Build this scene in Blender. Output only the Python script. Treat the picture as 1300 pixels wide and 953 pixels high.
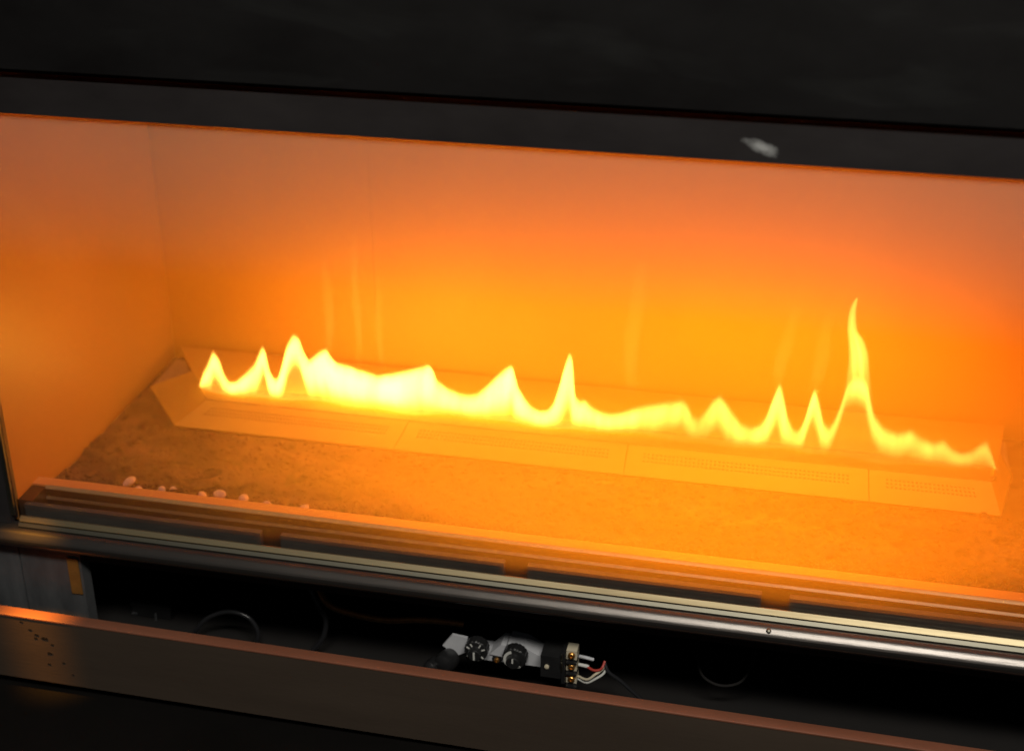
import bpy, bmesh, math, random
from mathutils import Vector, Matrix, noise
R = math.radians
random.seed(7)
for o in list(bpy.data.objects):
    bpy.data.objects.remove(o)
SC = bpy.context.scene
COL = SC.collection

# ------------------------------------------------------------------ camera
cam = bpy.data.cameras.new('camera')
cam.sensor_width = 36.0
cam.lens = 52.58
cam.shift_y = -0.035
cam.clip_start = 0.01
cam.clip_end = 100
cam.dof.use_dof = True
cam.dof.focus_distance = 1.30
cam.dof.aperture_fstop = 4.0
co = bpy.data.objects.new('camera', cam)
COL.objects.link(co)
M3 = Matrix(((0.9758, -0.0898, 0.1991), (0.2183, 0.4287, -0.8766), (-0.0066, 0.8990, 0.4380)))
co.matrix_world = Matrix.Translation((0.727, -1.0706, 0.7695)) @ M3.to_4x4()
SC.camera = co

# ------------------------------------------------------------------ world, lamps, exposure
w = bpy.data.worlds.new('World')
SC.world = w
w.use_nodes = True
bg = w.node_tree.nodes['Background']
bg.inputs[0].default_value = (0.9, 0.95, 1.0, 1)
bg.inputs[1].default_value = 0.025
SC.view_settings.view_transform = 'Standard'
SC.view_settings.look = 'None'
SC.view_settings.exposure = 0
SC.view_settings.gamma = 1
SC.cycles.sample_clamp_indirect = 3.0
SC.cycles.max_bounces = 8
SC.cycles.transparent_max_bounces = 24
SC.cycles.caustics_reflective = False
SC.cycles.caustics_refractive = False


def area(name, loc, target, sx, sy, power, color):
    l = bpy.data.lights.new(name, 'AREA')
    l.shape = 'RECTANGLE'
    l.size, l.size_y = sx, sy
    l.energy = power
    l.color = color
    o = bpy.data.objects.new(name, l)
    COL.objects.link(o)
    o.location = loc
    d = Vector(target) - Vector(loc)
    o.rotation_euler = d.to_track_quat('-Z', 'Y').to_euler()
    return o


# the room's own lamp, up and to the right of the photographer
area('room_lamp', (0.98, -1.25, 1.75), (0.75, 0, 0.0), 1.00, 0.22, 30.0, (1.0, 0.95, 0.86))
# narrow warm spot added above the left end to tint trim and panel orange
sp = bpy.data.lights.new('added_warm_spot', 'SPOT')
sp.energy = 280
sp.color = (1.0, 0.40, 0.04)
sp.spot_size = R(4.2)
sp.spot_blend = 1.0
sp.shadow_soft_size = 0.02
so = bpy.data.objects.new('added_warm_spot', sp)
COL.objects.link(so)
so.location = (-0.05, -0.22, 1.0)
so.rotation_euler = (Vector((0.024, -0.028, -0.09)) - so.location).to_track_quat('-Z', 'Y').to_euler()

# light of the burning gas: long upright sheets standing in the flames
FY = 0.258
FCOL = (1.0, 0.285, 0.0005)
for x0, x1, pw in ((0.10, 0.26, 0.075), (0.26, 0.56, 0.54), (0.56, 0.80, 0.80), (0.80, 0.91, 0.20)):
    for s in (-1, 1):
        l = area('flame_lamp', ((x0 + x1) / 2, FY + 0.006 * s, 0.066), ((x0 + x1) / 2, FY + s, 0.45 if s > 0 else 0.25),
                 x1 - x0, 0.062, pw * (0.85 if s > 0 else 1.8), FCOL)


# ------------------------------------------------------------------ helpers
def mat(name, base, rough=0.5, metal=0.0, var=None, vscale=20.0, stretch=(1, 1, 1), bump=0.0, bscale=200.0,
        coat=0.0, spec=0.5, specks=None):
    m = bpy.data.materials.new(name)
    m.use_nodes = True
    nt = m.node_tree
    n, lk = nt.nodes, nt.links
    b = n['Principled BSDF']
    b.inputs['Base Color'].default_value = (*base, 1)
    b.inputs['Roughness'].default_value = rough
    b.inputs['Metallic'].default_value = metal
    b.inputs['Specular IOR Level'].default_value = spec
    b.inputs['Coat Weight'].default_value = coat
    tc = n.new('ShaderNodeTexCoord')
    mp = n.new('ShaderNodeMapping')
    mp.inputs['Scale'].default_value = stretch
    lk.new(tc.outputs['Object'], mp.inputs[0])
    col = None
    if var is not None:
        t = n.new('ShaderNodeTexNoise')
        t.inputs['Scale'].default_value = vscale
        t.inputs['Detail'].default_value = 6
        t.inputs['Roughness'].default_value = 0.62
        lk.new(mp.outputs[0], t.inputs['Vector'])
        r = n.new('ShaderNodeValToRGB')
        r.color_ramp.elements[0].position = 0.32
        r.color_ramp.elements[0].color = (*base, 1)
        r.color_ramp.elements[1].position = 0.70
        r.color_ramp.elements[1].color = (*var, 1)
        lk.new(t.outputs['Fac'], r.inputs[0])
        col = r.outputs[0]
        mr = n.new('ShaderNodeMapRange')
        mr.inputs['To Min'].default_value = max(0.02, rough - 0.1)
        mr.inputs['To Max'].default_value = min(1, rough + 0.12)
        lk.new(t.outputs['Fac'], mr.inputs['Value'])
        lk.new(mr.outputs[0], b.inputs['Roughness'])
    if specks is not None:
        v = n.new('ShaderNodeTexNoise')
        v.inputs['Scale'].default_value = specks[1]
        v.inputs['Detail'].default_value = 3
        lk.new(tc.outputs['Object'], v.inputs['Vector'])
        r2 = n.new('ShaderNodeValToRGB')
        r2.color_ramp.elements[0].position = specks[2]
        r2.color_ramp.elements[1].position = specks[2] + 0.08
        lk.new(v.outputs['Fac'], r2.inputs[0])
        mx = n.new('ShaderNodeMix')
        mx.data_type = 'RGBA'
        lk.new(r2.outputs[0], mx.inputs['Factor'])
        if col is None:
            mx.inputs['A'].default_value = (*base, 1)
        else:
            lk.new(col, mx.inputs['A'])
        mx.inputs['B'].default_value = (*specks[0], 1)
        col = mx.outputs['Result']
    if col is not None:
        lk.new(col, b.inputs['Base Color'])
    if bump:
        t2 = n.new('ShaderNodeTexNoise')
        t2.inputs['Scale'].default_value = bscale
        t2.inputs['Detail'].default_value = 4
        lk.new(mp.outputs[0], t2.inputs['Vector'])
        bp = n.new('ShaderNodeBump')
        bp.inputs['Strength'].default_value = bump
        bp.inputs['Distance'].default_value = 0.001
        lk.new(t2.outputs['Fac'], bp.inputs['Height'])
        lk.new(bp.outputs[0], b.inputs['Normal'])
    return m


def link(o, parent=None):
    COL.objects.link(o)
    if parent is not None:
        o.parent = parent
        o.matrix_parent_inverse = Matrix.Translation(-parent.location) if parent.type == 'EMPTY' and parent.parent is None else Matrix()
    return o


def obj(name, bm, m, parent=None, smooth=False, bevel=0.0):
    if bevel:
        es = [e for e in bm.edges if len(e.link_faces) == 2 and e.calc_face_angle(0) > 0.6]
        bmesh.ops.bevel(bm, geom=es, offset=bevel, segments=2, affect='EDGES', clamp_overlap=True)
    bmesh.ops.recalc_face_normals(bm, faces=bm.faces)
    me = bpy.data.meshes.new(name)
    bm.to_mesh(me)
    bm.free()
    if smooth:
        me.polygons.foreach_set('use_smooth', [True] * len(me.polygons))
        me.set_sharp_from_angle(angle=R(38))
    for mm in (m if isinstance(m, (list, tuple)) else [m]):
        me.materials.append(mm)
    return link(bpy.data.objects.new(name, me), parent)


def empty(name, loc, label, cat, group=None):
    o = bpy.data.objects.new(name, None)
    o.empty_display_size = 0.02
    o.location = loc
    COL.objects.link(o)
    return tag(o, label, cat, group)


def tag(o, label=None, cat=None, group=None, kind=None):
    for k, v in (('label', label), ('category', cat), ('group', group), ('kind', kind)):
        if v:
            o[k] = v
    return o


def box(bm, x0, x1, y0, y1, z0, z1):
    v = [bm.verts.new(p) for p in ((x0, y0, z0), (x1, y0, z0), (x1, y1, z0), (x0, y1, z0),
                                   (x0, y0, z1), (x1, y0, z1), (x1, y1, z1), (x0, y1, z1))]
    for f in ((0, 1, 2, 3), (4, 5, 6, 7), (0, 1, 5, 4), (1, 2, 6, 5), (2, 3, 7, 6), (3, 0, 4, 7)):
        bm.faces.new([v[i] for i in f])
    return v


def bx(name, x0, x1, y0, y1, z0, z1, m, parent=None, bevel=0.0):
    bm = bmesh.new()
    box(bm, x0, x1, y0, y1, z0, z1)
    return obj(name, bm, m, parent, bevel=bevel)


def prism_x(name, prof, x0, x1, m, parent=None, smooth=False, n=1):
    """closed (y, z) profile extruded along x"""
    bm = bmesh.new()
    rows = []
    for k in range(n + 1):
        x = x0 + (x1 - x0) * k / n
        rows.append([bm.verts.new((x, y, z)) for y, z in prof])
    L = len(prof)
    for a, b in zip(rows, rows[1:]):
        for i in range(L):
            bm.faces.new((a[i], a[(i + 1) % L], b[(i + 1) % L], b[i]))
    bm.faces.new(rows[0])
    bm.faces.new(rows[-1])
    return obj(name, bm, m, parent, smooth)


def prism_z(name, poly, z0, z1, m, parent=None, bevel=0.0):
    bm = bmesh.new()
    a = [bm.verts.new((x, y, z0)) for x, y in poly]
    b = [bm.verts.new((x, y, z1)) for x, y in poly]
    L = len(poly)
    for i in range(L):
        bm.faces.new((a[i], a[(i + 1) % L], b[(i + 1) % L], b[i]))
    bm.faces.new(a)
    bm.faces.new(b)
    return obj(name, bm, m, parent, bevel=bevel)


def prism_y(name, poly, y0, y1, m, parent=None, bevel=0.0):
    bm = bmesh.new()
    a = [bm.verts.new((x, y0, z)) for x, z in poly]
    b = [bm.verts.new((x, y1, z)) for x, z in poly]
    L = len(poly)
    for i in range(L):
        bm.faces.new((a[i], a[(i + 1) % L], b[(i + 1) % L], b[i]))
    bm.faces.new(a)
    bm.faces.new(b)
    return obj(name, bm, m, parent, bevel=bevel)


def catmull(P, n=8):
    P = [Vector(p) for p in P]
    Q = [P[0] * 2 - P[1]] + P + [P[-1] * 2 - P[-2]]
    out = []
    for i in range(1, len(Q) - 2):
        for k in range(n):
            t = k / n
            a, b, c, d = Q[i - 1], Q[i], Q[i + 1], Q[i + 2]
            out.append(0.5 * ((2 * b) + (c - a) * t + (2 * a - 5 * b + 4 * c - d) * t * t + (3 * b - a - 3 * c + d) * t ** 3))
    out.append(P[-1])
    return out


def tube_bm(bm, pts, r, seg=10, rf=None):
    rings = []
    up = Vector((0.13, 0.2, 0.97))
    for i, p in enumerate(pts):
        d = (pts[min(i + 1, len(pts) - 1)] - pts[max(i - 1, 0)]).normalized()
        u = d.cross(up).normalized()
        v = d.cross(u).normalized()
        rr = r if rf is None else r * rf(i)
        rings.append([bm.verts.new(p + (u * math.cos(a) + v * math.sin(a)) * rr)
                      for a in (2 * math.pi * k / seg for k in range(seg))])
    for a, b in zip(rings, rings[1:]):
        for i in range(seg):
            bm.faces.new((a[i], a[(i + 1) % seg], b[(i + 1) % seg], b[i]))
    bm.faces.new(rings[0])
    bm.faces.new(rings[-1])


def tube(name, P, r, m, parent=None, seg=10, n=8, rf=None):
    bm = bmesh.new()
    tube_bm(bm, catmull(P, n), r, seg, rf)
    return obj(name, bm, m, parent, smooth=True)


def lathe(name, prof, c, axis, m, parent=None, seg=28, ribs=0):
    """(radius, height) profile turned about axis through c"""
    q = Vector(axis).normalized().to_track_quat('Z', 'Y').to_matrix()
    bm = bmesh.new()
    rings = []
    for r, h in prof:
        ring = []
        for k in range(seg):
            a = 2 * math.pi * k / seg
            rr = r * (1 + (0.05 if ribs and k % 2 and r > ribs else 0))
            ring.append(bm.verts.new(q @ Vector((rr * math.cos(a), rr * math.sin(a), h)) + Vector(c)))
        rings.append(ring)
    for a, b in zip(rings, rings[1:]):
        for i in range(seg):
            bm.faces.new((a[i], a[(i + 1) % seg], b[(i + 1) % seg], b[i]))
    bm.faces.new(rings[0])
    bm.faces.new(rings[-1])
    return obj(name, bm, m, parent, smooth=not ribs)


# ------------------------------------------------------------------ materials
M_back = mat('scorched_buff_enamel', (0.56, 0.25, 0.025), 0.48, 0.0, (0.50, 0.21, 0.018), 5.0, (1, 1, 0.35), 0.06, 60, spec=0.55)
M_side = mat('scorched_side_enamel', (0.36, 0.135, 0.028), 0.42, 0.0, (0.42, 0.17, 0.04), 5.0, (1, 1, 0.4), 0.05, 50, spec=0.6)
M_burn = mat('burner_plate', (0.60, 0.29, 0.03), 0.62, 0.0, (0.52, 0.25, 0.025), 30.0, (0.3, 1, 1), 0.05, 300)
M_rail = mat('sooty_rail', (0.38, 0.18, 0.03), 0.7, 0.0, (0.30, 0.14, 0.022), 40.0, (0.3, 1, 1), spec=0.2)
M_slot = mat('burner_slot', (0.30, 0.17, 0.08), 0.7, 0.0, (0.22, 0.11, 0.05), 60.0)
M_ledge = mat('rusty_ledge_steel', (0.68, 0.27, 0.08), 0.45, 0.1, (0.58, 0.22, 0.06), 30.0, (0.2, 1, 1), 0.1, 200)
M_riser = mat('brown_riser_steel', (0.085, 0.05, 0.032), 0.36, 0.5, (0.06, 0.034, 0.022), 20.0, (0.15, 1, 1), 0.05, 200)
M_fold = mat('worn_fold_steel', (0.20, 0.13, 0.07), 0.4, 0.7, (0.14, 0.085, 0.045), 30.0, (0.2, 1, 1))
M_edge = mat('bare_steel_edge', (0.36, 0.28, 0.15), 0.5, 0.6, (0.27, 0.20, 0.10), 40.0, (0.2, 1, 1))
M_brass = mat('brushed_brass', (0.33, 0.275, 0.165), 0.44, 0.9, (0.23, 0.185, 0.105), 50.0, (0.05, 1, 1), 0.12, 900)
M_pale = mat('pale_brass_edge', (0.26, 0.245, 0.19), 0.42, 1.0, (0.19, 0.18, 0.14), 60.0, (0.05, 1, 1))
M_gask = mat('grey_rope_gasket', (0.055, 0.046, 0.037), 0.95, 0.0, (0.035, 0.029, 0.024), 90.0, (0.3, 1, 1), 0.1, 500)
M_black = mat('black_steel', (0.020, 0.018, 0.018), 0.42, 0.0, (0.034, 0.030, 0.030), 14.0, (0.4, 1, 1), 0.06, 250)
M_trim = mat('worn_black_trim', (0.095, 0.085, 0.078), 0.30, 0.85, (0.14, 0.128, 0.117), 18.0, (0.12, 1, 1), 0.10, 500,
             specks=((0.05, 0.05, 0.05), 70.0, 0.74))
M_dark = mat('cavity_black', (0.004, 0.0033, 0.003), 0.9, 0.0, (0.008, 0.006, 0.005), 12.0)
M_post = mat('grey_sheet_steel', (0.075, 0.078, 0.082), 0.5, 0.4, (0.15, 0.155, 0.16), 22.0, (1.5, 1, 0.5), 0.05, 200)
M_rim = mat('rusty_rim', (0.20, 0.072, 0.038), 0.5, 0.2, (0.26, 0.10, 0.055), 30.0, (0.15, 1, 1), 0.08, 300)
M_panel = mat('dark_bronze_sheet', (0.105, 0.078, 0.058), 0.42, 0.30, (0.075, 0.055, 0.041), 16.0, (0.15, 1, 1), 0.12, 700)
M_spot = mat('black_splash', (0.01, 0.008, 0.007), 0.5)
M_steel = mat('pale_grey_casting', (0.66, 0.67, 0.70), 0.45, 0.1, (0.56, 0.57, 0.60), 40.0, (1, 1, 1), 0.1, 300)
M_plast = mat('black_plastic', (0.013, 0.013, 0.014), 0.32, 0.0, (0.02, 0.02, 0.02), 60.0)
M_white = mat('white_print', (0.62, 0.62, 0.58), 0.6)
M_cream = mat('cream_insulation', (0.62, 0.55, 0.40), 0.5)
M_red = mat('red_insulation', (0.45, 0.05, 0.035), 0.45)
M_lightstrip = mat('painted_orange_light', (0.30, 0.14, 0.03), 0.5, 0.2, (0.22, 0.10, 0.02), 60.0)
M_screw = mat('brass_screw', (0.70, 0.36, 0.10), 0.35, 0.9, (0.5, 0.24, 0.06), 200.0)
M_copper = mat('braided_copper', (0.60, 0.26, 0.07), 0.42, 0.5, (0.40, 0.16, 0.05), 200.0)
M_cable = mat('black_cable', (0.02, 0.02, 0.022), 0.28)
M_floor = mat('dark_floor', (0.005, 0.0045, 0.004), 0.9, 0.0, (0.008, 0.007, 0.0065), 8.0, spec=0.05)
M_media = mat('brown_vermiculite', (0.030, 0.014, 0.007), 0.85, 0.0, (0.22, 0.092, 0.030), 18.0, (0.4, 1, 1), 0.5, 300,
              specks=((0.035, 0.018, 0.010), 70.0, 0.56), spec=0.2)
M_lump = mat('pale_pink_lump', (0.50, 0.30, 0.21), 0.85, 0.0, (0.36, 0.19, 0.12), 120.0, (1, 1, 1), 0.3, 300)


def slate():
    m = mat('smeared_black_board', (0.0050, 0.0044, 0.0044), 0.55, 0.0, (0.010, 0.0095, 0.0095), 7.0, (0.8, 1, 1.5), 0.04, 120, spec=0.2)
    nt = m.node_tree
    n, lk = nt.nodes, nt.links
    b = n['Principled BSDF']
    src = b.inputs['Base Color'].links[0].from_socket
    tc = n.new('ShaderNodeTexCoord')
    mp = n.new('ShaderNodeMapping')
    mp.inputs['Scale'].default_value = (5, 1, 26)
    mp.inputs['Rotation'].default_value = (0, 0.35, 0)
    lk.new(tc.outputs['Object'], mp.inputs[0])
    t = n.new('ShaderNodeTexNoise')
    t.inputs['Scale'].default_value = 1.0
    t.inputs['Detail'].default_value = 7
    t.inputs['Distortion'].default_value = 0.8
    lk.new(mp.outputs[0], t.inputs['Vector'])
    r = n.new('ShaderNodeValToRGB')
    r.color_ramp.elements[0].position = 0.55
    r.color_ramp.elements[1].position = 0.85
    lk.new(t.outputs['Fac'], r.inputs[0])
    mx = n.new('ShaderNodeMix')
    mx.data_type = 'RGBA'
    lk.new(r.outputs[0], mx.inputs['Factor'])
    lk.new(src, mx.inputs['A'])
    mx.inputs['B'].default_value = (0.017, 0.0175, 0.017, 1)
    lk.new(mx.outputs['Result'], b.inputs['Base Color'])
    return m


M_slate = slate()


def header_mat():
    """black strip with one chalky scuff of its own shape"""
    m = mat('scuffed_black_strip', (0.017, 0.0145, 0.0148), 0.5, 0.0, (0.027, 0.0235, 0.0235), 16.0, (0.5, 1, 1), 0.05, 250, spec=0.3)
    nt = m.node_tree
    n, lk = nt.nodes, nt.links
    b = n['Principled BSDF']
    src = b.inputs['Base Color'].links[0].from_socket
    tc = n.new('ShaderNodeTexCoord')
    mp = n.new('ShaderNodeMapping')
    mp.vector_type = 'TEXTURE'
    mp.inputs['Location'].default_value = (0.6745, -0.004, 0.4118)
    mp.inputs['Rotation'].default_value = (0, 0.30, 0)
    mp.inputs['Scale'].default_value = (0.019, 1, 0.0062)
    lk.new(tc.outputs['Object'], mp.inputs[0])
    t = n.new('ShaderNodeTexNoise')
    t.inputs['Scale'].default_value = 130
    t.inputs['Detail'].default_value = 6
    lk.new(tc.outputs['Object'], t.inputs['Vector'])
    ln = n.new('ShaderNodeVectorMath')
    ln.operation = 'LENGTH'
    lk.new(mp.outputs[0], ln.inputs[0])
    ad = n.new('ShaderNodeMath')
    ad.operation = 'ADD'
    lk.new(ln.outputs['Value'], ad.inputs[0])
    lk.new(t.outputs['Fac'], ad.inputs[1])
    r = n.new('ShaderNodeValToRGB')
    r.color_ramp.elements[0].position = 0.48
    r.color_ramp.elements[0].color = (0.55, 0.55, 0.55, 1)
    r.color_ramp.elements[1].position = 1.0
    r.color_ramp.elements[1].color = (0, 0, 0, 1)
    mr = n.new('ShaderNodeMath')
    mr.operation = 'MULTIPLY'
    mr.inputs[1].default_value = 0.72
    lk.new(ad.outputs[0], mr.inputs[0])
    lk.new(mr.outputs[0], r.inputs[0])
    mx = n.new('ShaderNodeMix')
    mx.data_type = 'RGBA'
    lk.new(r.outputs[0], mx.inputs['Factor'])
    lk.new(src, mx.inputs['A'])
    mx.inputs['B'].default_value = (0.62, 0.63, 0.62, 1)
    lk.new(mx.outputs['Result'], b.inputs['Base Color'])
    return m


M_header = header_mat()


def glass_mat():
    """clear pane with a thin uneven dust film that also paints haze and glow"""
    m = bpy.data.materials.new('dusty_hazy_glass')
    m.use_nodes = True
    nt = m.node_tree
    n, lk = nt.nodes, nt.links
    n.remove(n['Principled BSDF'])
    out = n['Material Output']
    tr = n.new('ShaderNodeBsdfTransparent')
    gl = n.new('ShaderNodeBsdfGlossy')
    gl.inputs['Roughness'].default_value = 0.03
    di = n.new('ShaderNodeBsdfDiffuse')
    di.inputs['Color'].default_value = (0.95, 0.72, 0.50, 1)
    tl = n.new('ShaderNodeBsdfTranslucent')
    tl.inputs['Color'].default_value = (1.0, 0.80, 0.45, 1)
    film = n.new('ShaderNodeMixShader')
    film.inputs[0].default_value = 0.6
    lk.new(di.outputs[0], film.inputs[1])
    lk.new(tl.outputs[0], film.inputs[2])
    tc = n.new('ShaderNodeTexCoord')
    t = n.new('ShaderNodeTexNoise')
    t.inputs['Scale'].default_value = 7
    t.inputs['Detail'].default_value = 6
    t.inputs['Roughness'].default_value = 0.55
    t.inputs['Distortion'].default_value = 0.4
    lk.new(tc.outputs['Object'], t.inputs['Vector'])
    mr = n.new('ShaderNodeMapRange')
    mr.inputs['From Min'].default_value = 0.3
    mr.inputs['From Max'].default_value = 0.75
    mr.inputs['To Min'].default_value = 0.05
    mr.inputs['To Max'].default_value = 0.12
    lk.new(t.outputs['Fac'], mr.inputs['Value'])
    m1 = n.new('ShaderNodeMixShader')
    # painted haze: denser film towards the top, broad glow veil right of the middle
    sx = n.new('ShaderNodeSeparateXYZ')
    lk.new(tc.outputs['Object'], sx.inputs[0])
    up = n.new('ShaderNodeMapRange')
    up.interpolation_type = 'SMOOTHSTEP'
    up.inputs['From Min'].default_value = 0.10
    up.inputs['From Max'].default_value = 0.41
    up.inputs['To Max'].default_value = 0.24
    lk.new(sx.outputs['Z'], up.inputs['Value'])
    mp = n.new('ShaderNodeMapping')
    mp.vector_type = 'TEXTURE'
    mp.inputs['Location'].default_value = (0.66, 0, 0.10)
    mp.inputs['Scale'].default_value = (0.48, 1, 0.22)
    lk.new(tc.outputs['Object'], mp.inputs[0])
    ln = n.new('ShaderNodeVectorMath')
    ln.operation = 'LENGTH'
    lk.new(mp.outputs[0], ln.inputs[0])
    veil = n.new('ShaderNodeMapRange')
    veil.interpolation_type = 'SMOOTHSTEP'
    veil.inputs['From Min'].default_value = 0.2
    veil.inputs['From Max'].default_value = 1.0
    veil.inputs['To Min'].default_value = 0.30
    veil.inputs['To Max'].default_value = 0.0
    lk.new(ln.outputs['Value'], veil.inputs['Value'])
    a1 = n.new('ShaderNodeMath')
    lk.new(up.outputs[0], a1.inputs[0])
    lk.new(veil.outputs[0], a1.inputs[1])
    a2 = n.new('ShaderNodeMath')
    a3 = n.new('ShaderNodeMath')
    a3.operation = 'MINIMUM'
    a3.inputs[1].default_value = 0.238
    # the painted haze thins out along the foot of the pane
    cl = n.new('ShaderNodeMapRange')
    cl.interpolation_type = 'SMOOTHSTEP'
    cl.inputs['From Min'].default_value = 0.005
    cl.inputs['From Max'].default_value = 0.085
    cl.inputs['To Min'].default_value = 0.22
    cl.inputs['To Max'].default_value = 1.0
    lk.new(sx.outputs['Z'], cl.inputs['Value'])
    a4 = n.new('ShaderNodeMath')
    a4.operation = 'MULTIPLY'
    lk.new(a2.outputs[0], a4.inputs[0])
    lk.new(cl.outputs[0], a4.inputs[1])
    lk.new(a4.outputs[0], a3.inputs[0])
    fm = n.new('ShaderNodeMapRange')
    fm.inputs['From Min'].default_value = 0.13
    fm.inputs['From Max'].default_value = 0.24
    fm.inputs['To Min'].default_value = 0.975
    fm.inputs['To Max'].default_value = 0.42
    lk.new(up.outputs[0], fm.inputs['Value'])
    lk.new(fm.outputs[0], film.inputs[0])
    lk.new(a1.outputs[0], a2.inputs[0])
    lk.new(mr.outputs[0], a2.inputs[1])
    lk.new(a3.outputs[0], m1.inputs[0])
    lk.new(tr.outputs[0], m1.inputs[1])
    lk.new(film.outputs[0], m1.inputs[2])
    fr = n.new('ShaderNodeFresnel')
    ge = n.new('ShaderNodeNewGeometry')
    io = n.new('ShaderNodeMapRange')          # both faces of the pane reflect like air to glass
    io.inputs['To Min'].default_value = 1.45
    io.inputs['To Max'].default_value = 1 / 1.45
    lk.new(ge.outputs['Backfacing'], io.inputs['Value'])
    lk.new(io.outputs[0], fr.inputs[0])
    m2 = n.new('ShaderNodeMixShader')
    lk.new(fr.outputs[0], m2.inputs[0])
    lk.new(m1.outputs[0], m2.inputs[1])
    lk.new(gl.outputs[0], m2.inputs[2])
    lk.new(m2.outputs[0], out.inputs['Surface'])
    return m


M_glass = glass_mat()


def flame_mat():
    m = bpy.data.materials.new('burning_gas')
    m.use_nodes = True
    nt = m.node_tree
    nt.nodes.remove(nt.nodes['Principled BSDF'])
    e = nt.nodes.new('ShaderNodeEmission')
    e.inputs[0].default_value = (1.0, 0.60, 0.085, 1)
    e.inputs[1].default_value = 680
    nt.links.new(e.outputs[0], nt.nodes['Material Output'].inputs['Volume'])
    return m


M_flame = flame_mat()

# ------------------------------------------------------------------ setting
gz = -0.172
f = bx('floor', -1.6, 2.6, -2.6, 0.8, gz - 0.03, gz, M_floor)
tag(f, kind='structure')
wl = bx('wall', -1.6, 2.6, 0.8, 0.9, gz, 1.9, M_floor)
tag(wl, kind='structure')

# ------------------------------------------------------------------ fireplace
FP = empty('fireplace', (0.49, 0.19, gz), 'wide linear gas fireplace, black steel frame round a glowing orange glass front', 'fireplace')
XL, XR, YB = -0.003, 0.986, 0.3656
zf = -0.012
# back wall: three enamelled panels with open joints
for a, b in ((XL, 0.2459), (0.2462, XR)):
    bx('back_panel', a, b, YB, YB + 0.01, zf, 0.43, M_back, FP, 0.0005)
bx('backing_sheet', XL, XR, YB + 0.012, YB + 0.02, zf, 0.43, M_slot, FP)
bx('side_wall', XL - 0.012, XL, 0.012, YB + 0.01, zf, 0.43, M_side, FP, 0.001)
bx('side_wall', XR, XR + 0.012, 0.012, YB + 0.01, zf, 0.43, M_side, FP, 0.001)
bx('firebox_floor', XL, XR, 0.038, YB, zf - 0.01, zf, M_slot, FP)
bx('firebox_ceiling', XL, XR, 0.032, YB + 0.01, 0.432, 0.44, M_back, FP)
# black header strip, open slot and its back plate
bm = bmesh.new()
box(bm, -0.30, 1.30, -0.001, 0.030, 0.400, 0.4292)
hd = obj('header_strip', bm, M_header, FP)
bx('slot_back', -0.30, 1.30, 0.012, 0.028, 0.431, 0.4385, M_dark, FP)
# left and right frame posts
bx('frame_post', -0.30, -0.006, -0.001, 0.030, -0.008, 0.398, M_black, FP, 0.001)
bx('frame_post', 0.990, 1.30, -0.001, 0.030, -0.008, 0.398, M_black, FP, 0.001)
# glass
bx('glass_pane', -0.004, 0.988, 0.003, 0.0062, -0.004, 0.404, M_glass, FP)
bx('glass_edge_strip', -0.0058, -0.0018, 0.0005, 0.0026, 0.000, 0.3995, M_pale, FP)
# ledge behind the glass, its bright lip and stepped riser
prism_x('front_ledge', [(0.0392, 0.0127), (0.052, 0.0127), (0.056, 0.004), (0.056, -0.012), (0.0392, -0.012)], XL, XR, M_ledge, FP)
prism_x('ledge_lip', [(0.0362, 0.0108), (0.0380, 0.0131), (0.0388, 0.0133), (0.0392, 0.0127), (0.0392, 0.0100), (0.0362, 0.0100)], 0.012, XR, M_edge, FP, True)
prism_x('riser_plate', [(0.0368, 0.0098), (0.039, 0.0098), (0.039, 0.0022), (0.0366, 0.0022)], 0.012, XR, M_riser, FP)
prism_x('riser_fold', [(0.0348, -0.0004), (0.0364, 0.0016), (0.0370, 0.0020), (0.039, 0.0020), (0.039, -0.0008), (0.0348, -0.0008)], 0.012, XR, M_fold, FP, True)
prism_x('riser_foot', [(0.0362, -0.0010), (0.039, -0.0010), (0.039, -0.030), (0.0362, -0.030)], 0.012, XR, M_riser, FP)
bx('channel_floor', XL, XR, 0.008, 0.036, -0.032, -0.030, M_riser, FP)
bx('channel_end', XL - 0.002, 0.0115, 0.012, 0.039, -0.029, 0.011, M_riser, FP, 0.001)
# grey gasket lengths behind the foot of the glass, with gaps
for a, b in ((0.006, 0.2438), (0.2632, 0.4735), (0.4949, 0.7003), (0.7239, 0.93), (0.95, XR)):
    bx('gasket_strip', a, b, 0.0068, 0.0125, -0.006, 0.0098, M_gask, FP, 0.001)
# brass retainer under the glass: bright flat, groove, pale lower edge
prism_x('brass_retainer', [(0.0022, 0.0006), (0.0006, 0.0006), (-0.0030, -0.0029), (-0.0030, -0.0034), (-0.0018, -0.0052), (0.0022, -0.0052)], 0.004, 1.02, M_brass, FP, True)
prism_x('retainer_lower_edge', [(-0.0014, -0.0055), (-0.0034, -0.0040), (-0.0038, -0.0040), (-0.0060, -0.0068), (-0.0060, -0.0078), (-0.0014, -0.0078)], 0.004, 1.02, M_pale, FP, True)
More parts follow.
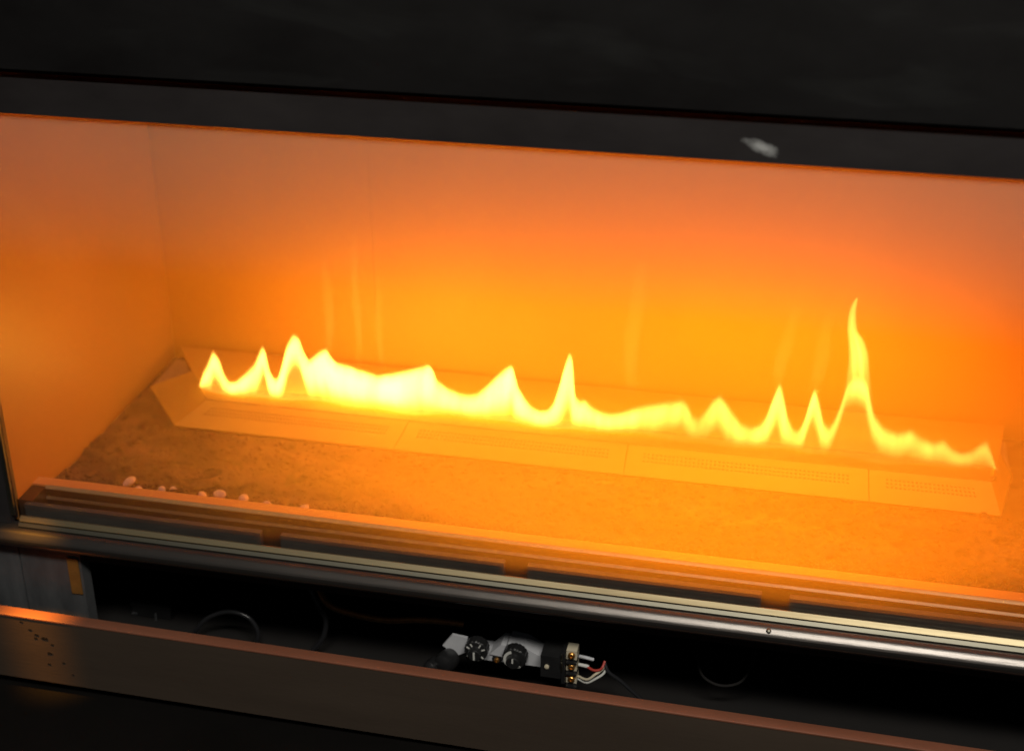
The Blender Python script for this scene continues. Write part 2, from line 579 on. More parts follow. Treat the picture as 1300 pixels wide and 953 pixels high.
# black rounded front trim
prof = [(0.004, -0.0082), (-0.0060, -0.0086), (-0.0085, -0.0092)]
c0, rr = (-0.0090, -0.0180), 0.0086
prof += [(-0.0108, -0.0101), (-0.0118, -0.0108), (-0.0126, -0.0115), (-0.0150, -0.0138), (-0.0158, -0.0148), (-0.0166, -0.0162)]
for k in range(0, 11):
    a = R(165 + 107 * k / 10)
    prof.append((c0[0] + 0.0005 + rr * math.cos(a), c0[1] + rr * math.sin(a)))
prof += [(-0.0050, -0.030), (0.004, -0.033)]
tr = prism_x('rounded_trim', prof, -0.03, 1.04, M_trim, FP, True, 40)
lathe('rivet', [(0.0022, 0.0), (0.0022, 0.0006), (0.0014, 0.0012), (0.0004, 0.0013)], (0.709, -0.0142, -0.0112), (0, -0.62, 0.78), M_pale, FP, 16)
# sheet under the trim, lower post and dark valve chamber
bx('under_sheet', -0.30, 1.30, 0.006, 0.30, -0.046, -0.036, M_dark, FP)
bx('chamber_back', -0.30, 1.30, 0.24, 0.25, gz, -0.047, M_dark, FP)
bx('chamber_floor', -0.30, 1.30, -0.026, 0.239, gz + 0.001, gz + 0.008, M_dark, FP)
bx('lower_post', -0.30, -0.0046, -0.0005, 0.015, gz + 0.009, -0.0345, M_post, FP, 0.0008)
bx('lower_post', -0.0034, 0.0600, 0.0, 0.015, gz + 0.009, -0.0345, M_post, FP, 0.0008)
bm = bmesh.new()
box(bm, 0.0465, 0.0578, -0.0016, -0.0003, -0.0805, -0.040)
obj('orange_light_strip', bm, M_lightstrip, FP, bevel=0.0004)  # raised strip coloured as a sliver of orange light on the post

# ------------------------------------------------------------------ board above the slot
sp_ = bx('surround_board', -0.45, 1.45, -0.006, 0.030, 0.4392, 1.10, M_slate, None, 0.0015)
tag(sp_, 'smeared matt black board across the top, above the dark slot', 'board')

# ------------------------------------------------------------------ lowered access panel
AP = empty('access_panel', (0.49, -0.036, gz), 'dark bronze sheet access panel with rust coloured top rim below the trim', 'panel')
prism_x('panel_face', [(-0.0408, -0.0865), (-0.0396, -0.0865), (-0.0396, gz + 0.0125), (-0.0408, gz + 0.0125)], -0.35, 1.15, M_panel, AP)
prism_x('top_rim', [(-0.0414, -0.0862), (-0.0412, -0.0850), (-0.0400, -0.0843), (-0.0300, -0.0840), (-0.0292, -0.0848), (-0.0292, -0.0960), (-0.0300, -0.0960), (-0.0300, -0.0862)], -0.35, 1.15, M_rim, AP, True)
bm = bmesh.new()
for x, z, r in ((0.034, -0.107, .0026), (0.026, -0.104, .0017), (0.0245, -0.1082, .0015), (0.020, -0.099, .0014), (0.041, -0.113, .0012),
                (0.037, -0.124, .002), (0.0345, -0.137, .0014), (0.050, -0.133, .0012), (0.012, -0.091, .0012), (0.058, -0.146, .001)):
    vs = [bm.verts.new((x + r * (1 + .35 * math.sin(3.1 * k + x * 900)) * 1.25 * math.cos(k * math.pi / 5), -0.0411,
                        z + r * .7 * (1 + .35 * math.sin(2.3 * k)) * math.sin(k * math.pi / 5))) for k in range(10)]
    bm.faces.new(vs)
    ctr = bmesh.ops.extrude_face_region(bm, geom=[bm.faces[-1] if False else vs[0].link_faces[0]])
    for v in [g for g in ctr['geom'] if isinstance(g, bmesh.types.BMVert)]:
        v.co.y += 0.0002
sd = obj('splash_marks', bm, M_spot, AP)
sd['kind'] = 'stuff'
# the panel hangs a little low at its right end
AP.rotation_euler.y = 0.0098
AP.location.z -= 0.0045

# ------------------------------------------------------------------ burner
BN = empty('burner', (0.49, 0.27, zf), 'long flat burner tray with sloping perforated front, under the flames', 'burner')
za, zb = -0.0068, 0.0115
FB, FT = 0.206, 0.236


def slope_panel(x0b, x1b, x0t, x1t, holes):
    """front sheet from the bottom edge (y FB, z za) to the top edge (y FT, z zb), with real perforations"""
    bm = bmesh.new()
    nrm = Vector((0, -(zb - za), FT - FB)).normalized()

    def P(u, v, d=0.0):
        a = x0b + (x1b - x0b) * u
        b = x0t + (x1t - x0t) * u
        return Vector((a + (b - a) * v, FB + (FT - FB) * v, za + (zb - za) * v)) - nrm * d
    us = [0.0]
    L = x1b - x0b
    nh = int((L - 0.03) / 0.0042) if holes else 0
    m0 = 0.5 * (1 - nh * 0.0042 / L) if nh else 0.5
    for k in range(nh):
        a = m0 + k * 0.0042 / L
        us += [a, a + 0.0021 / L]
    us.append(1.0)
    vs = [0.0, 0.46, 0.515, 0.575, 0.63, 0.69, 0.745, 1.0] if nh else [0.0, 1.0]
    g = [[bm.verts.new(P(u, v)) for v in vs] for u in us]
    for i in range(len(us) - 1):
        for j in range(len(vs) - 1):
            hole = nh and i % 2 == 1 and j in (1, 3, 5)
            q = (g[i][j], g[i + 1][j], g[i + 1][j + 1], g[i][j + 1])
            if not hole:
                bm.faces.new(q)
            else:
                w_ = [bm.verts.new(v.co - nrm * 0.0018) for v in q]
                for k in range(4):
                    bm.faces.new((q[k], q[(k + 1) % 4], w_[(k + 1) % 4], w_[k]))
                fb = bm.faces.new(w_)
                fb.material_index = 1
    # edges folded back
    lo = [bm.verts.new(g[i][0].co - nrm * 0.004) for i in (0, -1)]
    hi = [bm.verts.new(g[i][-1].co - nrm * 0.004) for i in (0, -1)]
    bm.faces.new([r[0] for r in g] + [lo[1], lo[0]])
    bm.faces.new([r[-1] for r in g] + [hi[1], hi[0]])
    bm.faces.new(g[0] + [hi[0], lo[0]])
    bm.faces.new(g[-1] + [hi[1], lo[1]])
    return obj('front_panel', bm, [M_burn, M_slot], BN)


slope_panel(0.0692, 0.3105, 0.0940, 0.3190, True)
slope_panel(0.3115, 0.5495, 0.3200, 0.5495, True)
slope_panel(0.5505, 0.7895, 0.5505, 0.7870, True)
slope_panel(0.7905, 0.9120, 0.7880, 0.9030, True)


def hexa(name, low, high, m, parent, th=0.004):
    """sloped sheet between two bottom and two top corners"""
    bm = bmesh.new()
    a, b = [Vector(p) for p in low]
    c, d = [Vector(p) for p in high]
    nn = (b - a).cross(d - a).normalized()
    if nn.z < 0:
        nn = -nn
    t = [bm.verts.new(p) for p in (a, b, d, c)]
    u = [bm.verts.new(p - nn * th) for p in (a, b, d, c)]
    bm.faces.new(t)
    bm.faces.new(u)
    for i in range(4):
        bm.faces.new((t[i], t[(i + 1) % 4], u[(i + 1) % 4], u[i]))
    return obj(name, bm, m, parent)


hexa('end_panel', [(0.0686, 0.2064, za), (0.0038, 0.284, za)], [(0.0934, 0.2364, zb), (0.052, 0.296, zb)], M_burn, BN)
hexa('end_panel', [(0.9126, 0.2064, za), (0.9285, 0.284, za)], [(0.9036, 0.2364, zb), (0.9150, 0.296, zb)], M_burn, BN)
prism_z('front_rail', [(0.0940, 0.2366), (0.9030, 0.2366), (0.9090, 0.2455), (0.0880, 0.2455)], zb - 0.004, zb + 0.0005, M_rail, BN, 0.0005)
prism_z('slot_bed', [(0.0885, 0.2458), (0.9085, 0.2458), (0.9105, 0.270), (0.0720, 0.270)], -0.006, 0.0085, M_rail, BN)
prism_z('rear_plate', [(0.0716, 0.2705), (0.9098, 0.2705), (0.9148, 0.2955), (0.9230, 0.352), (0.012, 0.352), (0.052, 0.2955)], zb - 0.004, zb, M_burn, BN, 0.0006)
prism_z('tray_base', [(0.0690, 0.2085), (0.9120, 0.2085), (0.9270, 0.285), (0.9270, 0.354), (0.0050, 0.354), (0.0050, 0.285)], zf + 0.0006, za - 0.0006, M_slot, BN)

# ------------------------------------------------------------------ ember bed
def bed_h(x, y):
    n1 = noise.noise(Vector((x * 9, y * 26, 1.3))) * 0.004
    n2 = noise.noise(Vector((x * 60, y * 90, 4.1))) * 0.0035
    n3 = noise.noise(Vector((x * 170, y * 190, 9.0))) * 0.0022
    rise = 0.006 * max(0, 1 - abs(y - 0.070) / 0.03)
    e = max(0.0, min(1.0, (0.205 - y) / 0.02))
    return zf + 0.004 + (n1 + n2 + n3) * (0.4 + 0.6 * e) + rise


bm = bmesh.new()
NX, NY = 420, 78
grid = []
for i in range(NX + 1):
    x = XL + 0.001 + (XR - XL - 0.002) * i / NX
    row = []
    for j in range(NY + 1):
        y = 0.055 + (0.3640 - 0.055) * (j / NY) ** 1.25
        row.append(bm.verts.new((x, y, bed_h(x, y) if y < 0.2 else min(bed_h(x, y), zf + 0.0030))))
    grid.append(row)
for i in range(NX):
    for j in range(NY):
        bm.faces.new((grid[i][j], grid[i + 1][j], grid[i + 1][j + 1], grid[i][j + 1]))
ICO = bmesh.new()
bmesh.ops.create_icosphere(ICO, subdivisions=1, radius=1)
icv = [v.co.copy() for v in ICO.verts]
icf = [[v.index for v in f_.verts] for f_ in ICO.faces]
ICO.free()


def crumb(bm, c, r, flat=0.6):
    q = Matrix.Rotation(random.uniform(0, 6.3), 3, Vector((random.random() - .5, random.random() - .5, 1)).normalized())
    s = Vector((r * random.uniform(.7, 1.4), r * random.uniform(.7, 1.2), r * flat * random.uniform(.7, 1.3)))
    vs = []
    for v in icv:
        k = random.uniform(.78, 1.15)
        p = q @ Vector((v.x * s.x * k, v.y * s.y * k, v.z * s.z * k))
        vs.append(bm.verts.new(p + c))
    for f_ in icf:
        bm.faces.new([vs[i] for i in f_])


for k in range(5200):
    x = random.uniform(0.004, XR - 0.006)
    y = 0.057 + 0.145 * random.random() ** 1.4
    r = random.choice((0.0011, 0.0014, 0.0018, 0.0022, 0.003, 0.004)) * random.uniform(.8, 1.2)
    crumb(bm, Vector((x, y, bed_h(x, y) + r * .25)), r)
eb = obj('ember_bed', bm, M_media, None)
tag(eb, 'bed of rusty brown crumbled ember material in front of the burner', 'ember bed', kind='stuff')

lumps = [(0.0103, 0.0634), (0.0260, 0.061), (0.0412, 0.0629), (0.0796, 0.0766), (0.0930, 0.066), (0.1145, 0.074),
         (0.1260, 0.0760), (0.1590, 0.071), (0.1772, 0.0705), (0.2012, 0.0712), (0.2256, 0.0695), (0.2628, 0.0669)]
ORD = ['first', 'second', 'third', 'fourth', 'fifth', 'sixth', 'seventh', 'eighth', 'ninth', 'tenth', 'eleventh', 'last']
for (x, y), nth in zip(lumps, ORD):
    bm = bmesh.new()
    r = random.uniform(0.0050, 0.0074)
    crumb(bm, Vector((0, 0, 0)), r, 0.75)
    o = obj('ember_lump', bm, M_lump, None, smooth=False)
    md = o.modifiers.new('round', 'SUBSURF')
    md.levels = md.render_levels = 1
    o.location = (x, y, bed_h(x, y) + r * 0.45)
    tag(o, nth + ' pale pinkish lump from the left corner in the row along the front ledge', 'ember', 'pale ember lumps by the front ledge')

# ------------------------------------------------------------------ flames
TOP = [(0.0757, 0.0165), (0.081, 0.0325), (0.0878, 0.0456), (0.0958, 0.0615), (0.1031, 0.0538), (0.1071, 0.039), (0.1132, 0.0273), (0.1205, 0.0281), (0.1304, 0.0377), (0.1424, 0.0512), (0.1522, 0.0728), (0.1552, 0.0657), (0.1564, 0.0489), (0.1625, 0.0364), (0.1678, 0.036), (0.1737, 0.0536), (0.1798, 0.0756), (0.1869, 0.0883), (0.1927, 0.0843), (0.196, 0.0698), (0.2013, 0.0583), (0.2069, 0.0626), (0.2143, 0.0689), (0.2216, 0.0734), (0.2262, 0.0646), (0.2338, 0.0598), (0.2468, 0.0593), (0.2596, 0.056), (0.2724, 0.0527), (0.2792, 0.0506), (0.294, 0.055), (0.3114, 0.0615), (0.3243, 0.0656), (0.3354, 0.0686), (0.3395, 0.0616), (0.3425, 0.0518), (0.3533, 0.0428), (0.3659, 0.0386), (0.3761, 0.0379), (0.3871, 0.041), (0.3982, 0.0523), (0.4083, 0.0635), (0.4167, 0.0716), (0.4233, 0.0759), (0.4266, 0.0663), (0.4298, 0.0539), (0.4364, 0.0445), (0.4447, 0.0353), (0.4538, 0.0308), (0.4629, 0.0328), (0.4687, 0.0417), (0.4743, 0.0623), (0.479, 0.0835), (0.4837, 0.0983), (0.487, 0.0906), (0.488, 0.0728), (0.4899, 0.0504), (0.4957, 0.0447), (0.5006, 0.047), (0.5055, 0.0421), (0.5154, 0.0359), (0.5277, 0.0336), (0.5398, 0.0359), (0.5558, 0.0423), (0.5716, 0.0486), (0.5873, 0.0548), (0.6014, 0.0591), (0.6065, 0.0534), (0.6117, 0.0422), (0.6181, 0.0412), (0.6247, 0.0509), (0.6305, 0.0614), (0.6372, 0.0675), (0.6438, 0.0611), (0.6523, 0.0504), (0.6607, 0.0406), (0.6711, 0.0364), (0.6788, 0.0391), (0.6843, 0.0487), (0.6892, 0.0679), (0.6949, 0.0852), (0.6998, 0.0708), (0.7053, 0.0484), (0.7124, 0.0358), (0.7171, 0.0354), (0.7221, 0.0503), (0.7257, 0.0719), (0.7293, 0.0846), (0.7351, 0.0686), (0.7407, 0.048), (0.7466, 0.0425), (0.7514, 0.0530), (0.7560, 0.0720), (0.7600, 0.0930), (0.7691, 0.1010), (0.7790, 0.0960), (0.7830, 0.0800), (0.7880, 0.0640), (0.798, 0.0525), (0.812, 0.0474), (0.8251, 0.0507), (0.8349, 0.043), (0.8466, 0.0382), (0.8572, 0.043), (0.8658, 0.0334), (0.8752, 0.0292), (0.8845, 0.0321), (0.8922, 0.041), (0.8978, 0.0434), (0.903, 0.0317), (0.9103, 0.0095)]
TALL = [(0.7562, 0.7893, 0.0483), (0.7562, 0.7876, 0.0657), (0.7573, 0.7848, 0.0785), (0.758, 0.7818, 0.0911), (0.7584, 0.7794, 0.1038), (0.7576, 0.7775, 0.1164), (0.7563, 0.7743, 0.1262), (0.7552, 0.7706, 0.1343), (0.7541, 0.7651, 0.1421), (0.7538, 0.7626, 0.1528), (0.7544, 0.7617, 0.1626), (0.7566, 0.7617, 0.1709), (0.7601, 0.7615, 0.1766)]
AMP = [(0.07, .35), (0.095, .55), (0.15, .75), (0.187, .9), (0.21, 1.15), (0.34, 1.35), (0.37, .8), (0.42, 1.25), (0.45, .75), (0.485, .95), (0.50, .65),
       (0.56, .42), (0.60, .28), (0.617, .14), (0.637, .34), (0.67, .2), (0.695, .5), (0.712, .2), (0.729, .46), (0.75, .2), (0.77, .30), (0.80, .28), (0.85, .18), (0.90, .12), (0.915, .08)]


def lerp(tab, x):
    if x <= tab[0][0]:
        return tab[0][1]
    for (a, p), (b, q) in zip(tab, tab[1:]):
        if x <= b:
            t = (x - a) / (b - a)
            return p + (q - p) * t
    return tab[-1][1]


def sm(t):
    t = max(0.0, min(1.0, t))
    return t * t * (3 - 2 * t)


def top_at(x):
    return (lerp(TOP, x - 0.0012) + 2 * lerp(TOP, x) + lerp(TOP, x + 0.0012)) / 4


BAND = [(0.07, .014), (0.195, .016), (0.215, .026), (0.335, .026), (0.36, .016), (.42, .024), (.45, .014), (.485, .030), (.51, .013), (.60, .014),
        (.70, .022), (.75, .013), (.91, .012)]


def gthick(d, h, w):
    """thickness of the burning sheet by distance below its top: bright band near the edge, thin below"""
    a, b, c = min(0.013, 0.40 * h), min(w, 0.50 * h), min(w * 2.2 + 0.008, 0.98 * h)
    if d < a:
        return sm(d / a) ** 1.25
    if d < b:
        return 1.0
    return 0.06 + 0.94 * (1 - sm((d - b) / (c - b)))


def ymid(x):
    return FY + 0.003 * math.sin(x * 37) + 0.002 * math.sin(x * 91 + 1)


ZB = 0.0092
TMAX = 0.0125
OV = 0.00005


def curtain(bm, x0, x1, first, last):
    a, b = x0 + OV, x1 - OV
    if first:
        a = x0
    if last:
        b = x1
    n = max(10, int((b - a) / 0.0013))
    NV = 22
    F, B = [], []
    for i in range(n + 1):
        x = a + (b - a) * i / n
        wgt = sm((x - a) / 0.005) if first else 1.0
        wgt *= sm((b - x) / 0.006) if last else 1.0
        zt = max(top_at(x), ZB + 0.004)
        f_, b_ = [], []
        for j in range(NV + 1):
            v = j / NV
            v = 1 - (1 - v) ** 1.35
            z = ZB + (zt - ZB) * v
            t = TMAX * lerp(AMP, x) * gthick(zt - z, zt - ZB, lerp(BAND, x)) * wgt * 0.5
            t *= 1 + 0.35 * noise.noise(Vector((x * 130, z * 18, 2.0))) + 0.10 * noise.noise(Vector((x * 420, z * 40, 5.0)))
            t = max(t, 3e-5)
            yc = ymid(x) + 0.08 * (z - ZB)
            f_.append(bm.verts.new((x, yc - t, z)))
            b_.append(bm.verts.new((x, yc + t, z)))
        F.append(f_)
        B.append(b_)
    for i in range(n):
        for j in range(NV):
            bm.faces.new((F[i][j], F[i + 1][j], F[i + 1][j + 1], F[i][j + 1]))
            bm.faces.new((B[i][j], B[i][j + 1], B[i + 1][j + 1], B[i + 1][j]))
        bm.faces.new((F[i][0], B[i][0], B[i + 1][0], F[i + 1][0]))
        bm.faces.new((F[i][NV], F[i + 1][NV], B[i + 1][NV], B[i][NV]))
    for i in (0, n):
        for j in range(NV):
            bm.faces.new((F[i][j], F[i][j + 1], B[i][j + 1], B[i][j]))


def tongue(bm):
    """the tall twisting flame above the sheet"""
    rows = catmull([(a, b, z) for a, b, z in TALL], 3)
    NU = 20
    F, B = [], []
    nr = len(rows)
    for k, (xa, xb, z) in enumerate(rows):
        s = k / (nr - 1)
        f_, b_ = [], []
        for i in range(NU + 1):
            u = i / NU
            e = math.sin(math.pi * u) ** 0.8
            hollow = 1 - 0.5 * (1 - sm(s / 0.45)) * math.exp(-((u - 0.45) / 0.2) ** 2) + 0.25 * math.sin(u * 19 + s * 7) * (1 - s)
            fade = (0.02 + 0.98 * sm((s - 0.05) / 0.35)) * (1 - 0.55 * sm((s - 0.35) / 0.6))
            t = max(1.5e-5, 0.0060 * e * hollow * fade * 0.36)
            yc = ymid(0.77) + 0.08 * (z - ZB) + 0.003 + 0.003 * math.sin(s * 5)
            x = xa + (xb - xa) * u
            f_.append(bm.verts.new((x, yc - t, z)))
            b_.append(bm.verts.new((x, yc + t, z)))
        F.append(f_)
        B.append(b_)
    for k in range(nr - 1):
        for i in range(NU):
            bm.faces.new((F[k][i], F[k][i + 1], F[k + 1][i + 1], F[k + 1][i]))
            bm.faces.new((B[k][i], B[k + 1][i], B[k + 1][i + 1], B[k][i + 1]))
        for i in (0, NU):
            bm.faces.new((F[k][i], F[k + 1][i], B[k + 1][i], B[k][i]))
    for k in (0, nr - 1):
        for i in range(NU):
            bm.faces.new((F[k][i], B[k][i], B[k][i + 1], F[k][i + 1]))


def reflection_streak(bm, x, z0, z1, wd, dx):
    """a faint tall glowing streak imitating a flame reflection in the back wall"""
    n, ns = 16, 10
    rings = []
    for k in range(n + 1):
        s = k / n
        r = wd * (0.05 + 0.95 * math.sin(math.pi * min(1, 0.12 + 0.88 * s)) ** 0.8)
        t = 0.00012 * (1 - s) ** 0.7 * sm(s / 0.25) + 1e-5
        c = (x + dx * s * s + 0.0015 * math.sin(s * 7 + x * 50), FY + 0.013 + 0.010 * s)
        rings.append([bm.verts.new((c[0] + r * math.cos(a), c[1] + t * math.sin(a), z0 + (z1 - z0) * s))
                      for a in (2 * math.pi * i / ns for i in range(ns))])
    for a, b in zip(rings, rings[1:]):
        for i in range(ns):
            bm.faces.new((a[i], a[(i + 1) % ns], b[(i + 1) % ns], b[i]))
    bm.faces.new(rings[0])
    bm.faces.new(rings[-1])


REFL = {3: [(0.224, 0.055, 0.185, 0.006, -0.002), (0.2555, 0.050, 0.215, 0.0045, 0.001)], 4: [(0.2800, 0.045, 0.16, 0.004, -0.002)],
        8: [(0.545, 0.045, 0.205, 0.009, 0.008)], 10: [(0.694, 0.07, 0.165, 0.007, 0.012)], 11: [(0.7300, 0.07, 0.165, 0.008, 0.010)]}
CUTS = [0.074, 0.1145, 0.1650, 0.2005, 0.2780, 0.3765, 0.4560, 0.4940, 0.5280, 0.6155, 0.6720, 0.7155, 0.7475, 0.8120, 0.8490, 0.8790, 0.9125]
FL = ['first low flame at the far left end of the burner',
      'thin pointed yellow flame, second from the left end',
      'taller blunt flame, third from the left, beside the wide white blaze',
      'wide white flame with a small peak just right of the third flame',
      'broad white slanting flame ending in a step, left of the middle',
      'triangular white flame right of the broad white ones, near the middle',
      'tall narrow spike of flame standing alone in the middle',
      'tiny rounded flame at the foot of the middle spike, on its right',
      'long low flame rising gently to the right of the middle spike',
      'low rounded yellow hump of flame left of two pointed flames',
      'left one of two slim pointed flames before the tallest flame',
      'right one of two slim pointed flames, next to the tallest flame',
      'tallest flame, twisting to a thin orange tip near the right end',
      'low yellow ripple of flame just right of the tallest flame',
      'small stepped yellow flame, second from the right end',
      'last dim flame at the right end, curling down over the burner']
for k, lb in enumerate(FL):
    bm = bmesh.new()
    curtain(bm, CUTS[k], CUTS[k + 1], k == 0, k == len(FL) - 1)
    o = obj('flame', bm, M_flame, None)
    tag(o, lb, 'flame', 'flames along the burner')
    if k == 12:
        bm = bmesh.new()
        tongue(bm)
        obj('flame_tip', bm, M_flame, o)
    for wx, z0, z1, ww, dx in REFL.get(k, ()):
        bm = bmesh.new()
        reflection_streak(bm, wx, z0, z1, ww, dx)
        obj('flame_reflection', bm, M_flame, o)

# ------------------------------------------------------------------ gas valve
GV = empty('gas_valve', (0.485, 0.04, -0.14), 'pale grey gas control valve with black knobs and brass terminals', 'gas valve')
Y0 = 0.030
prism_y('mounting_plate', [(0.4172, -0.0945), (0.4318, -0.0962), (0.4322, -0.1090), (0.4290, -0.1135), (0.4215, -0.1180), (0.4075, -0.1085)], Y0, Y0 + 0.003, M_steel, GV, 0.0005)
prism_y('valve_body', [(0.4310, -0.1145), (0.4700, -0.1140), (0.4700, -0.0990), (0.4860, -0.1005), (0.5080, -0.1120), (0.5140, -0.1200), (0.4700, -0.1205), (0.4360, -0.1212)], Y0 + 0.003, Y0 + 0.024, M_steel, GV, 0.001)
prism_y('body_web', [(0.4530, -0.1120), (0.4640, -0.0995), (0.4690, -0.0995), (0.4690, -0.1136)], Y0 + 0.001, Y0 + 0.020, M_steel, GV, 0.0006)


def ring_arc(name, c, r0, r1, a0, a1, yy, m, parent, n=20):
    bm = bmesh.new()
    pr = None
    for k in range(n + 1):
        a = R(a0 + (a1 - a0) * k / n)
        q = [bm.verts.new((c[0] + r * math.cos(a), y, c[1] + r * math.sin(a))) for r, y in ((r0, yy), (r1, yy), (r1, yy + .0006), (r0, yy + .0006))]
        if pr:
            for i in range(4):
                bm.faces.new((pr[i], pr[(i + 1) % 4], q[(i + 1) % 4], q[i]))
        else:
            bm.faces.new(q)
        pr = q
    bm.faces.new(pr)
    return obj(name, bm, m, parent)


def knob(cx, cz, r, yf, h):
    return lathe('knob', [(r, 0), (r, h * .55), (r * .93, h * .62), (r * .62, h * .66), (r * .58, h), (r * .5, h * 1.04), (0.0003, h * 1.04)],
                 (cx, yf + h, cz), (0, -1, 0), M_plast, GV, 36, ribs=r * .95)


k1 = knob(0.4428, -0.1010, 0.0108, Y0 - 0.018, 0.016)
yk = Y0 - 0.018
# printed marks round the first knob: short ticks and a pointer
bm = bmesh.new()
for a in (150, 118, 60, 25, 215, 248, 285, 320):
    ca, sa = math.cos(R(a)), math.sin(R(a))
    c = Vector((0.4428 + 0.0082 * ca, yk + 0.0049, -0.1010 + 0.0082 * sa))
    ll, ww = 0.0016, 0.0006
    t = Vector((ca, 0, sa))
    s = Vector((-sa, 0, ca))
    vs = [bm.verts.new(c + t * ll * p + s * ww * q + Vector((0, d, 0))) for d in (0, .0007) for p, q in ((-1, -1), (1, -1), (1, 1), (-1, 1))]
    for fq in ((0, 1, 2, 3), (4, 5, 6, 7), (0, 1, 5, 4), (1, 2, 6, 5), (2, 3, 7, 6), (3, 0, 4, 7)):
        bm.faces.new([vs[i] for i in fq])
mk = obj('dial_marks', bm, M_white, k1)
bm = bmesh.new()
box(bm, 0.4420, 0.4437, yk - 0.0014, yk - 0.0004, -0.1052, -0.0968)
obj('pointer', bm, M_white, k1)
k2 = knob(0.4790, -0.1055, 0.0112, Y0 - 0.016, 0.016)
ring_arc('dial_arc', (0.4790, -0.1055), 0.0074, 0.0100, 105, 265, Y0 - 0.0113, M_white, k2)
ring_arc('dial_arc', (0.4790, -0.1055), 0.0074, 0.0096, 280, 312, Y0 - 0.0113, M_white, k2, 6)
bm = bmesh.new()
box(bm, 0.4783, 0.4797, Y0 - 0.0176, Y0 - 0.0166, -0.1045, -0.1000)
obj('pointer', bm, M_white, k2)
cp = lathe('end_cap', [(0.0095, 0), (0.0100, 0.004), (0.0100, 0.012), (0.0086, 0.016), (0.0050, 0.018), (0.0003, 0.0185)], (0.4165, Y0 - 0.004, -0.1180), (-0.25, -0.85, 0.15), M_plast, GV, 28)
lathe('end_cap', [(0.0072, 0), (0.0076, 0.006), (0.0070, 0.012), (0.0040, 0.015), (0.0003, 0.0155)], (0.4045, Y0 - 0.010, -0.1220), (-0.35, -0.85, 0.1), M_plast, GV, 24)


def screw(x, z, r, y, parent, ring=True):
    s_ = lathe('screw', [(r, 0), (r, .0018), (r * .8, .0026), (r * .35, .0029), (r * .3, .0019), (.0002, .0019)], (x, y, z), (0, -1, 0), M_screw, parent, 18)
    if ring:
        lathe('washer', [(r * 1.9, 0), (r * 1.9, .001), (r * 1.6, .0014), (r * 1.1, .0014)], (x, y + .0012, z), (0, -1, 0), M_plast, parent, 20)
    return s_


screw(0.4412, -0.1180, 0.0026, Y0 + 0.002, GV)
screw(0.4340, -0.1182, 0.0028, Y0 + 0.002, GV)
screw(0.4598, -0.1178, 0.0026, Y0 + 0.002, GV)
# black coil housing and three brass terminals
bm = bmesh.new()
box(bm, 0.5045, 0.5235, Y0 - 0.012, Y0 + 0.014, -0.1190, -0.0950)
obj('coil_housing', bm, M_plast, GV, bevel=0.003)
lathe('coil_button', [(0.0022, 0), (0.0022, .0015), (0.0012, .002), (.0002, .002)], (0.5105, Y0 - 0.012, -0.1065), (0, -1, 0), M_cream, GV, 14)
bm = bmesh.new()
box(bm, 0.5240, 0.5275, Y0 - 0.012, Y0 + 0.008, -0.1240, -0.0900)
obj('terminal_strip', bm, M_plast, GV, bevel=0.0006)
for z in (-0.0930, -0.1058, -0.1200):
    tb = bx('terminal_block', 0.5280, 0.5378, Y0 - 0.008, Y0 + 0.004, z - 0.0051, z + 0.0046, M_cream, GV, 0.0006)
    screw(0.5330, z, 0.0034, Y0 - 0.0082, tb, False)
    bx('terminal_fin', 0.5283, 0.5382, Y0 - 0.012, Y0 + 0.004, z - 0.0078, z - 0.0062, M_plast, GV, 0.0003)
lathe('clip', [(0.0010, 0), (0.0012, .010), (0.0007, .012), (.0002, .0121)], (0.5245, Y0 - 0.012, -0.1100), (0, -.2, 1), M_pale, GV, 10)
lathe('clip', [(0.0010, 0), (0.0012, .006), (0.0007, .008), (.0002, .0081)], (0.5245, Y0 - 0.012, -0.0975), (0, -.2, 1), M_pale, GV, 10)
lathe('connector', [(0.0016, 0), (0.0018, .008), (0.0012, .010), (.0002, .0101)], (0.5388, Y0 - 0.004, -0.1058), (1, -.1, -.02), M_white, GV, 10)
tube('wire', [(0.5470, Y0 - .005, -0.1062), (0.5540, Y0 - .008, -0.1070), (0.5605, Y0 - .007, -0.1050), (0.5630, Y0 - .002, -0.0995)], 0.0012, M_red, GV, 8)
tube('wire', [(0.5385, Y0 - .004, -0.1195), (0.5480, Y0 - .010, -0.1170), (0.5550, Y0 - .009, -0.1110), (0.5612, Y0 - .004, -0.1075), (0.5630, Y0, -0.1020)], 0.0012, M_cream, GV, 8)
tube('wire', [(0.5385, Y0 - .004, -0.1225), (0.5475, Y0 - .008, -0.1222), (0.5555, Y0 - .008, -0.1165), (0.5625, Y0 - .004, -0.1120), (0.5640, Y0, -0.1060)], 0.0011, M_white, GV, 8)
tube('wire', [(0.5385, Y0 + .002, -0.1010), (0.5450, Y0, -0.1000), (0.5520, Y0 + .001, -0.1020)], 0.0016, M_steel, GV, 8)

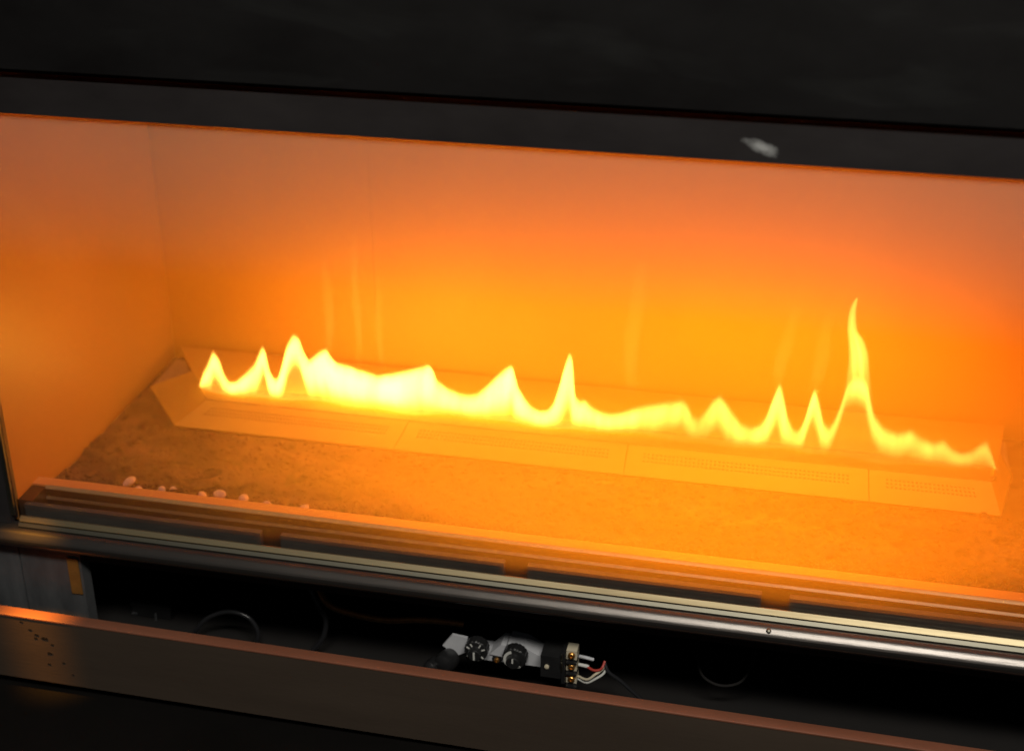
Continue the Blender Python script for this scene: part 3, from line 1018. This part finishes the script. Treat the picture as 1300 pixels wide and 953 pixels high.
# ------------------------------------------------------------------ hoses and cables in the chamber
gh = tube('gas_hose', [(0.262, 0.085, -0.088), (0.2827, 0.062, -0.1015), (0.3105, 0.060, -0.1088), (0.3425, 0.060, -0.1108), (0.3745, 0.060, -0.1055), (0.4000, 0.060, -0.1035), (0.4200, 0.062, -0.105)],
          0.0030, M_copper, None, 14, 22, rf=lambda i: 1 + 0.10 * (i % 2))
tag(gh, 'thin braided copper hose running left from the gas valve', 'hose')
def cable(P, r, label, m=None):
    tag(tube('cable', P, r, m or M_cable, None, 10, 10), label, 'cable')


cable([(0.135, 0.055, -0.160), (0.1446, 0.05, -0.1474), (0.1600, 0.05, -0.1295), (0.1827, 0.05, -0.1184), (0.2031, 0.05, -0.1219), (0.2118, 0.05, -0.1368), (0.2091, 0.05, -0.1520), (0.20, 0.055, -0.162)], 0.0022,
      'black cable arched in an open loop behind the access panel, left half')
cable([(0.262, 0.06, -0.0700), (0.2777, 0.05, -0.0963), (0.2845, 0.05, -0.1113), (0.2805, 0.05, -0.1336), (0.268, 0.05, -0.1525)], 0.0026,
      'glossy black cable hanging in a bow below the copper hose')
cable([(0.5620, 0.030, -0.1020), (0.5670, 0.026, -0.1100), (0.5792, 0.028, -0.1210), (0.60, 0.03, -0.142)], 0.0018,
      'black cable leading down right from the valve terminals')
cable([(0.628, 0.12, -0.0500), (0.640, 0.08, -0.0950), (0.648, 0.055, -0.1160), (0.660, 0.048, -0.1235), (0.676, 0.048, -0.1245), (0.690, 0.055, -0.1180), (0.700, 0.08, -0.098), (0.71, 0.12, -0.050)], 0.0013,
      'faint black cable sagging in the dark chamber at the right', M_dark)
JB = empty('junction_box', (0.083, 0.10, gz + 0.008), 'small black junction box behind the panel, left end of chamber', 'box')
bx('case', 0.061, 0.1035, 0.080, 0.120, gz + 0.009, -0.1500, M_plast, JB, 0.0025)
bx('lid_edge', 0.0600, 0.1045, 0.079, 0.121, -0.1497, -0.1472, M_plast, JB, 0.0008)
bx('label_tag', 0.0605, 0.0660, 0.0788, 0.0797, -0.1605, -0.1590, M_post, JB)
bx('latch', 0.0868, 0.0882, 0.0775, 0.0797, -0.1700, -0.1560, M_post, JB, 0.0003)
